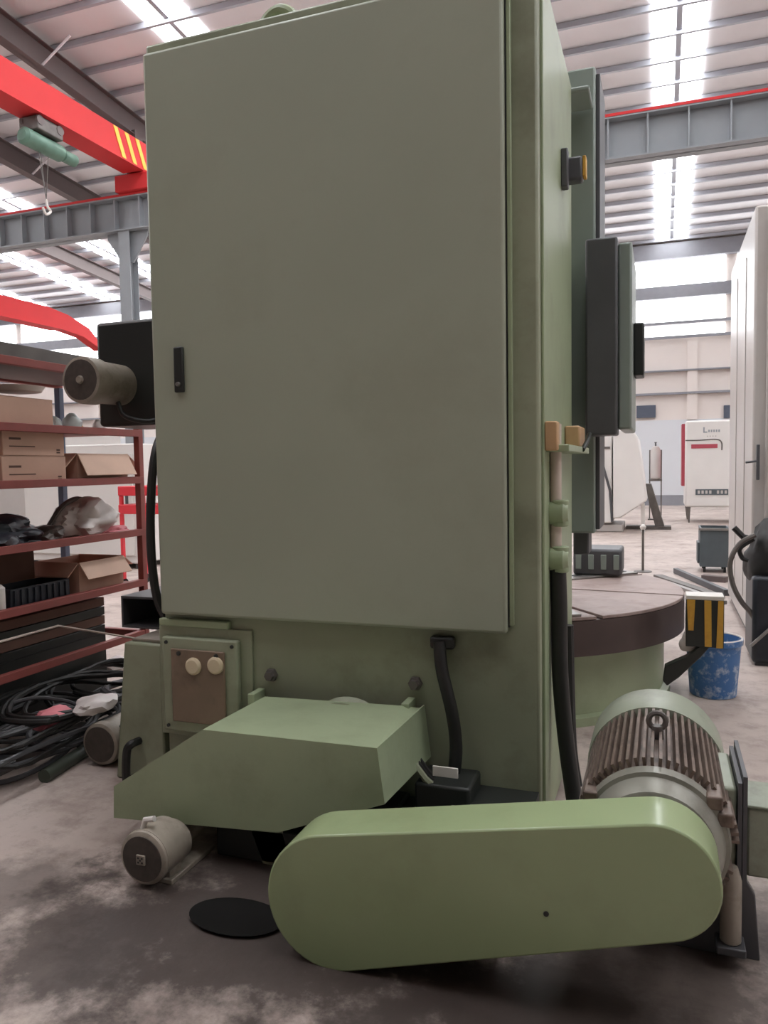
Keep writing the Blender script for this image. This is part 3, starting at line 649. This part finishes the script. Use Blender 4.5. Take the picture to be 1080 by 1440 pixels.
mb.box(SX-.28, SX-.06, ya, yb, z0, z0+.01); mb.box(SX-.28, SX-.27, ya, yb, z0+.01, z0+.11); mb.box(SX-.07, SX-.06, ya, yb, z0+.01, z0+.11)
mb.box(SX-.27, SX-.07, ya, ya+.01, z0+.01, z0+.11); mb.box(SX-.27, SX-.07, yb-.01, yb, z0+.01, z0+.11); mb.build('shell', BLUEBLK, t, smooth=False)
for i in range(9):
    y = ya+.03+(yb-ya-.06)*i/8; MB().box(SX-.06, SX-.052, y-.008, y+.008, z0+.01, z0+.1).build('rib', BLUEBLK, t, smooth=False)
t = empty('plastic_bottle', (SX-.08, yat(4, 830), z0), 'white plastic bottle with dark cap on the lowest shelf', 'bottle')
MB().lathe([(0, .045), (.006, .05), (.13, .05), (.15, .03)], (SX-.08, yat(5, 830), z0), 'Z', 20).build('body', WPLAST, t)
MB().lathe([(.15, .026), (.18, .026)], (SX-.08, yat(5, 830), z0), 'Z', 14).build('cap', BLUEBLK, t)
z1 = ZS[1]+e0
MB().blob((SX-.22, yat(30, 735), z1), (.2, .32, .1), 2, .35).build('black_bag', BLUEBLK, label='slumped black plastic bag on the second shelf', cat='bag')
MB().blob((SX-.2, yat(92, 740), z1), (.12, .13, .06), 5, .35).build('cloth_bundle', DSTEEL, label='small grey bundle between the black bag and the white bag', cat='bundle')
MB().blob((SX-.2, yat(150, 720), z1), (.16, .22, .15), 9, .3).build('white_bag', WBAG, label='crumpled white plastic bag on the second shelf', cat='bag')
MB().blob((SX-.1, yat(172, 740), z1), (.06, .14, .035), 12, .3).build('pink_rag', PINK, label='pink rag tucked under the white bag', cat='rag')
MB().tube(spline([(SX-.24, yat(103, 710), z1+.05), (SX-.2, yat(118, 695), z1+.19), (SX-.2, yat(140, 690), z1+.24), (SX-.18, yat(158, 695), z1+.2)], 8), .016, 8).build('grey_hose', DSTEEL, label='grey hose curled over the white bag', cat='hose')
MB().blob((SX-.48, yat(50, 690), z1), (.09, .1, .19), 14, .2).build('paper_roll', WBAG, label='pale paper bundle standing behind the black bag', cat='bundle')
# second-to-top shelf odds
for i, (px, sz, m_, lb_) in enumerate(((84, .05, CLEAR, 'milky plastic packet'), (99, .06, CLEAR, 'clear plastic cup pack'), (120, .07, CLEAR, 'pale blue plastic jar'), (134, .035, YEL, 'small yellow packet'), (156, .055, WBAG, 'white wrapped parcel'))):
    MB().blob((SX-.12-.03*(i % 2), yat(px, 585), zt_), (sz*.8, sz*.8, sz), 20+i, .25, sub=3).build('packet', m_, label=lb_+' on the shelf beside the closed box', cat='packet')
# top shelf: round tray, dark tarp roll, upright
z4 = ZS[4]+e0
rt_ = at(42, 522, X=SX-.1)
MB().lathe([(0, .10), (.004, .13), (.035, .15), (.035, .143), (.008, .125), (.006, .01)], (SX-.2, rt_.y, ZS[3]+.19), 'Z', 32).build('round_tray', WPLAST, label='round pale tray resting on the closed cardboard box', cat='tray')
MB().prism([(SX-.6, z4), (SX+.02, z4), (SX+.02, z4+.09), (SX-.3, z4+.15), (SX-.6, z4+.12)], 'Y', 2.3, yat(135, 500)).build('steel_duct', DSTEEL, label='long dark sheet-metal duct lying on the rack top', cat='duct')
MB().box(SX-.5, SX-.05, yat(108, 480), yat(145, 480)+.06, z4+.0, z4+.2).build('grey_case', GIRD, bevel=.01, label='grey case on the rack top beside the duct', cat='case') if False else None
# under the rack: dark crate, angle frame, hose heap
t = empty('wooden_crate', (-3.66, 3.4, 0), 'dark crate stored under the lowest shelf', 'crate')
for i in range(4): MB().box(-3.85, -3.46, 2.6, 4.1, .43+.06*i, .485+.06*i).build('plank', CARDD if i % 2 else BLACKP, t, bevel=.003)
MB().box(-3.85, -3.46, 2.6, 4.1, 0.0, .43).build('base', BLACKP, t)
fr_ = [at(-20, 908, X=-3.25), at(82, 880, X=-3.3), at(192, 898, X=-3.0)]
MB().tube(fr_, .007, 6).build('bent_rod', PINKB, label='thin bent pale rod across the front of the rack', cat='rod')
hoses = []
rnd = random.Random(4)
for i in range(18):
    cx = -3.02+rnd.uniform(-.22, .2); cy = rnd.uniform(2.85, 3.95); rx = rnd.uniform(.16, .36); ry = rnd.uniform(.28, .6); zb2 = .03+.013*i
    pts = []
    n = 44
    turns = rnd.choice((1.4, 1.8, 2.2)); ph0 = rnd.uniform(0, 6.28)
    for j in range(n):
        t_ = j/(n-1)*turns*6.283+ph0; f = 1+.12*math.sin(3*t_*.37+i)
        x = cx+rx*f*math.cos(t_); x = max(-3.42, min(x, -2.83))
        pts.append((x, cy+ry*f*math.sin(t_), zb2+.02*math.sin(2*t_+i)+.012*j/n+max(0, -(x+3.15))*.3))
    MB().tube(pts, rnd.choice((.009, .011, .013, .016)), 7).build('rubber_hose', BLACK if i % 3 else DARKG, label='dark rubber hose coiled in the heap before the red rack', cat='hose', group='hoses heaped in front of the rack')
for i, (px, py, m_, lb_) in enumerate(((135, 985, WBAG, 'crumpled clear plastic wrap on the hose heap'), (75, 1005, PINK, 'dark red cloth scrap lying in the hose heap'), (160, 930, WBAG, 'white plastic scrap on the hose heap by the tank'))):
    p = at(px, py, Z=.3-.05*i); MB().blob((p.x, p.y, p.z-.05), (.09, .12, .05), 40+i, .4, sub=3).build('scrap', m_, label=lb_, cat='scrap')
# things standing in the hall behind the rack
def cabinet_bg(name, x0, x1, y0, y1, h, m_, label, cat, door=True):
    t = empty(name, ((x0+x1)/2, (y0+y1)/2, 0), label, cat)
    MB().box(x0, x1, y0, y1, .08, h).build('body', m_, t, bevel=.02)
    for x in (x0+.08, x1-.08):
        for y in (y0+.08, y1-.08): MB().box(x-.04, x+.04, y-.04, y+.04, 0, .08).build('foot', DARKG, t)
    if door:
        dr = MB().box(x0+.08, x1-.08, y0-.03, y0-.001, .2, h-.15).build('door', m_, t, bevel=.01)
        MB().box(x1-.2, x1-.16, y0-.05, y0-.03, h*.45, h*.6).build('handle', DARKG, dr)
    return t
cabinet_bg('machine_enclosure', -9.6, -7.4, 9.6, 11.2, 1.9, WMACH, 'white machine enclosure seen through the rack shelves', 'machine')
cabinet_bg('machine_enclosure', -13.4, -10.4, 11, 13, 2.3, GMACH, 'grey machine enclosure far behind the rack', 'machine')
p, q = at(165, 684, Y=8), at(206, 712, Y=8)
t = empty('red_trolley', ((p.x+q.x)/2, 8.3, 0), 'bright red tool trolley behind the rack post', 'trolley')
for z in (p.z-.12, q.z-.1): MB().box(p.x, q.x+.3, 8, 8.5, z, z+.12).build('tray', REDBR, t, bevel=.01)
for x in (p.x+.03, q.x+.27):
    for y in (8.03, 8.47): MB().box(x-.02, x+.02, y-.02, y+.02, .06, p.z).build('leg', REDBR, t)
for x in (p.x+.03, q.x+.27):
    for y in (8.03, 8.47): MB().lathe([(-.02, .06), (.02, .06)], (x, y, .06), 'X', 14).build('caster', BLACK, t)
# ================================================================ RIGHT SIDE
# tall grey enclosure
RX, RY0, RY1, RZ = .68, 6.78, 9.0, 3.49
ge = empty('machine_enclosure', (2.0, 7.9, 0), 'tall pale grey sheet-metal machine enclosure with dark hoses at its foot', 'machine')
MB().box(RX, 3.4, RY0, RY1, .06, RZ).build('body', GMACH, ge, bevel=.02)
MB().box(RX+.03, 3.37, RY0+.05, RY1-.05, 0, .06).build('plinth', DARKG, ge)
dr = MB().box(RX+.09, RX+.9, RY0-.03, RY0-.001, .25, RZ-.1).build('door', GMACH, ge, bevel=.012)
p = at(1066, 650, Y=RY0-.05); MB().box(p.x-.012, p.x+.012, RY0-.06, RY0-.03, p.z-.14, p.z+.14).build('handle', DARKG, dr, bevel=.005)
MB().tube([(p.x-.09, RY0-.05, p.z), (p.x, RY0-.05, p.z+.01)], .01, 6).build('latch', DARKG, dr)
for yy in (7.4, 8.2): MB().box(RX-.006, RX-.0005, yy, yy+.7, .3, RZ-.25).build('side_panel', GMACH, ge, bevel=.004)
# dark pump unit with hoses in front of it
pu = empty('pump_unit', (.9, 6.3, 0), 'dark oily pump unit with looped hoses before the grey enclosure', 'pump')
MB().box(.625, 1.2, 6.1, 6.6, .02, .66).build('tank', BLUEBLK, pu, bevel=.03)
MB().blob((.84, 6.3, .6), (.25, .2, .30), 31, .2, 1.4).build('cover', BLACK, pu)
MB().box(.65, 1.17, 6.13, 6.57, 0, .02).build('skid', DARKG, pu)
def px3(lst, Y): return [at(x, y, Y=Y) for x, y in lst]
MB().tube(spline(px3([(1062, 752), (1040, 765), (1027, 790), (1030, 820), (1042, 845), (1056, 862), (1066, 880)], 6.15), 6), .018, 8).build('hose', DSTEEL, pu)
MB().tube(spline(px3([(1060, 758), (1044, 768), (1040, 775), (1044, 785), (1052, 788)], 6.2), 6), .016, 8).build('hose', BLACK, pu)
MB().tube(px3([(1032, 742), (1045, 755), (1058, 758)], 6.2), .022, 8).build('nozzle', BLACK, pu)
MB().tube(px3([(1082, 885), (1056, 908)], 6.05), .012, 6).build('drain_rod', STEEL, pu)
# blue bucket
bk = empty('paint_bucket', (.318, 5.3, 0), 'blue plastic bucket splashed with white paint next to the striped block', 'bucket')
MB().lathe([(0, .135), (.004, .14), (.33, .165), (.335, .175), (.37, .177), (.37, .165), (.02, .13), (.015, .01)], (.318, 5.3, 0), 'Z', 40).build('shell', BLUEB, bk)
MB().tube([(.318+.168*math.cos(t), 5.3+.168*math.sin(t), .37) for t in [i*math.pi/16 for i in range(32)]], .006, 6, closed=True).build('rim', WPLAST, bk)
MB().lathe([(.3, .145), (.31, .15), (.312, .01)], (.318, 5.3, 0), 'Z', 30).build('contents', WBAG, bk)
# wheeled bin
bn = empty('wheeled_bin', (.67, 11.35, 0), 'slate grey open wheeled bin beside the grey enclosure', 'bin')
x0, x1, z0b, z1b = .49, .86, .1, .6
mb = MB(); mb.box(x0, x1, 11.1, 11.12, z0b, z1b); mb.box(x0, x1, 11.58, 11.6, z0b, z1b); mb.box(x0, x0+.02, 11.12, 11.58, z0b, z1b); mb.box(x1-.02, x1, 11.12, 11.58, z0b, z1b); mb.box(x0, x1, 11.1, 11.6, z0b-.02, z0b)
mb.build('shell', SLATE, bn, smooth=False)
MB().box(x0-.02, x1+.02, 11.08, 11.1, z1b-.03, z1b).build('rim', STEEL, bn)
MB().box(x0-.03, x0, 11.15, 11.5, z0b+.02, z0b+.3).build('side_pocket', SLATE, bn, bevel=.005)
for x in (x0+.06, x1-.06):
    for y in (11.16, 11.54): MB().lathe([(-.015, .04), (.015, .04)], (x, y, .04), 'X', 14).build('caster', BLACK, bn)
# bars lying behind the table
for i, (a, b2, m_, w, lb_) in enumerate((((925, 812), (1012, 842), DSTEEL, .12, 'wide dull steel bar'), ((950, 806), (1022, 838), DARKG, .06, 'dark narrow steel bar'), ((938, 822), (1018, 850), STEEL, .07, 'bright steel bar'), ((988, 816), (1022, 819), RAFT, .1, 'brown steel offcut'))):
    p, q = at(a[0], a[1], Z=.0), at(b2[0], b2[1], Z=.0)
    bar(Vector((p.x, p.y, 0)), Vector((q.x, q.y, 0)), w, .04+.03*(i % 2), m_, 'steel_bar', lb_+' on the floor beyond the round work table', 'bar')
# stanchion
sp = at(904, 804, Z=0); sh = at(904, 742, Y=sp.y).z
st_ = empty('stanchion', (sp.x, sp.y, 0), 'thin grey stanchion with white ball top beyond the work table', 'stanchion')
MB().lathe([(0, .12), (.012, .115), (.02, .02)], (sp.x, sp.y, 0), 'Z', 24).build('base', DSTEEL, st_)
MB().tube([(sp.x, sp.y, .015), (sp.x, sp.y, sh)], .017, 10).build('pole', DSTEEL, st_)
MB().lathe([(sh-.03, .01), (sh-.015, .035), (sh+.01, .042), (sh+.035, .03), (sh+.045, .005)], (sp.x, sp.y, 0), 'Z', 16).build('ball', WPLAST, st_)
# far white lathe with sloping cover
fy = 17.0
def fp(lst): return [(p.x, p.z) for p in (at(x, y, Y=fy) for x, y in lst)]
fm = empty('far_lathe', (-.85, 17.6, 0), 'far white machine tool with slanting hood and grey chip conveyor', 'machine tool')
MB().prism(fp([(862, 606), (888, 602), (897, 616), (910, 704), (872, 729), (862, 729)]), 'Y', fy, fy+1.6).build('hood', WMACH, fm, bevel=.03)
MB().prism(fp([(806, 610), (860, 610), (860, 736), (806, 736)]), 'Y', fy+.1, fy+1.5).build('headstock', WMACH, fm, bevel=.03)
b0, b1 = at(806, 737, Y=fy+.2), at(876, 737, Y=fy+.2)
MB().box(b0.x, b1.x, fy+.2, fy+1.4, 0, b0.z).build('base', GMACH, fm, bevel=.02)
a, b2 = at(846, 648, Y=fy+.09), at(858, 690, Y=fy+.09)
MB().tube([a, (b2.x, fy+.09, b2.z), at(861, 734, Y=fy+.09)], .03, 6).build('door_gap', DARKG, fm)
a, b2 = at(848, 629, Y=fy+.09), at(858, 631, Y=fy+.09); MB().box(a.x, b2.x, fy+.07, fy+.1, b2.z, a.z+.01).build('slot', DSTEEL, fm)
a = at(904, 708, Y=fy+.3); MB().box(a.x-.04, a.x+.04, fy+.3, fy+.4, 0, a.z).build('leg', WMACH, fm)
A = [at(x, y, Y=18.2) for x, y in ((906, 680), (916, 680), (934, 738), (934, 744), (922, 744))]
MB().prism([(p.x, max(p.z, .03)) for p in A], 'Y', 18.0, 18.35).build('chip_conveyor', DSTEEL, fm, bevel=.01)
A = at(927, 742, Y=18.2); MB().box(A.x-.7, A.x+.25, 17.95, 18.4, 0, .07).build('conveyor_foot', DSTEEL, fm)
# upright filter tank behind it
tp0, tp1 = at(922, 628, Y=21), at(922, 700, Y=21)
ft = empty('filter_tank', (tp0.x, 21, 0), 'slim grey-edged filter tank on a stand against the pale wall', 'tank')
hx_ = .13
MB().lathe([(1.05, .1), (1.08, .13), (1.78, .13), (1.88, .08), (1.9, .02)], (tp0.x, 21, 0), 'Z', 20).build('vessel', GMACH, ft)
for dx in (-.14, .14): MB().box(tp0.x+dx-.015, tp0.x+dx+.015, 20.98, 21.02, 0, 1.8).build('side_rod', DSTEEL, ft)
MB().box(tp0.x-.16, tp0.x+.16, 20.9, 21.1, 1.0, 1.05).build('cradle', DSTEEL, ft); MB().box(tp0.x-.18, tp0.x+.18, 20.85, 21.15, 0, .03).build('foot', DSTEEL, ft)
MB().lathe([(1.9, .02), (1.98, .02), (1.985, .035), (2.0, .03)], (tp0.x, 21, 0), 'Z', 10).build('gauge', DARKG, ft)
# far white cabinet machine with marks
wy = 20.0
wx0, wx1, wz0, wz1 = at(964, 600, Y=wy).x, 1.9, at(965, 713, Y=wy).z, at(965, 592, Y=wy).z
wm = empty('white_machine', ((wx0+wx1)/2, wy+.6, 0), 'far white cabinet machine with red stripe and dark name strip', 'machine')
MB().box(wx0, wx1, wy, wy+1.4, wz0, wz1).build('body', WMACH, wm, bevel=.04)
MB().box(wx0-.07, wx0-.001, wy+.4, wy+1.2, wz0+.5, wz1-.05).build('side_stripe', REDM, wm)
for x in (wx0+.08, wx1-.08):
    for y in (wy+.08, wy+1.3): MB().prism([(x-.05, wz0), (x+.05, wz0), (x+.03, 0), (x-.0, 0)], 'Y', y-.04, y+.04).build('leg', DSTEEL, wm)
zl0 = at(985, 619, Y=wy).z
MB().tube(spline([(wx0, wy-.001, zl0), (wx0+.3, wy-.001, zl0), (wx0+.68, wy-.001, zl0+.01), (wx0+.8, wy-.001, zl0-.06), (wx0+.81, wy-.001, zl0-.25)], 6), .016, 6).build('lid_seam', DSTEEL, wm)
a, b2 = at(972, 625, Y=wy), at(1009, 630, Y=wy); MB().box(a.x, b2.x, wy-.012, wy-.0005, b2.z, a.z).build('red_bar', REDM, wm)
a, b2 = at(978, 688, Y=wy), at(1024, 696, Y=wy); st2 = MB().box(a.x, b2.x, wy-.012, wy-.0005, b2.z, a.z).build('name_strip', SLATE, wm)
for i in range(8):
    xx = a.x+.05+i*.085
    if i == 4: continue
    MB().box(xx, xx+.05, wy-.016, wy-.012, b2.z+.03, a.z-.03).build('letter_mark', GMACH, st2, smooth=False)
# faint name: a tall first letter and a row of low letters, too blurred to read
a, b2 = at(989, 602, Y=wy), at(1013, 608, Y=wy)
MB().prism([(a.x, b2.z), (a.x+.09, b2.z), (a.x+.09, b2.z+.03), (a.x+.03, b2.z+.03), (a.x+.03, a.z+.02), (a.x, a.z+.02)], 'Y', wy-.006, wy-.0005).build('letter_mark', GIRD, wm, smooth=False)
for i in range(5): MB().box(a.x+.11+i*.055, a.x+.145+i*.055, wy-.006, wy-.0005, b2.z+.01, b2.z+.07).build('letter_mark', GIRD, wm, smooth=False)
for i in range(4): MB().box(a.x+.08+i*.06, a.x+.11+i*.06, wy-.006, wy-.0005, b2.z-.1, b2.z-.07).build('letter_mark', GMACH, wm, smooth=False)
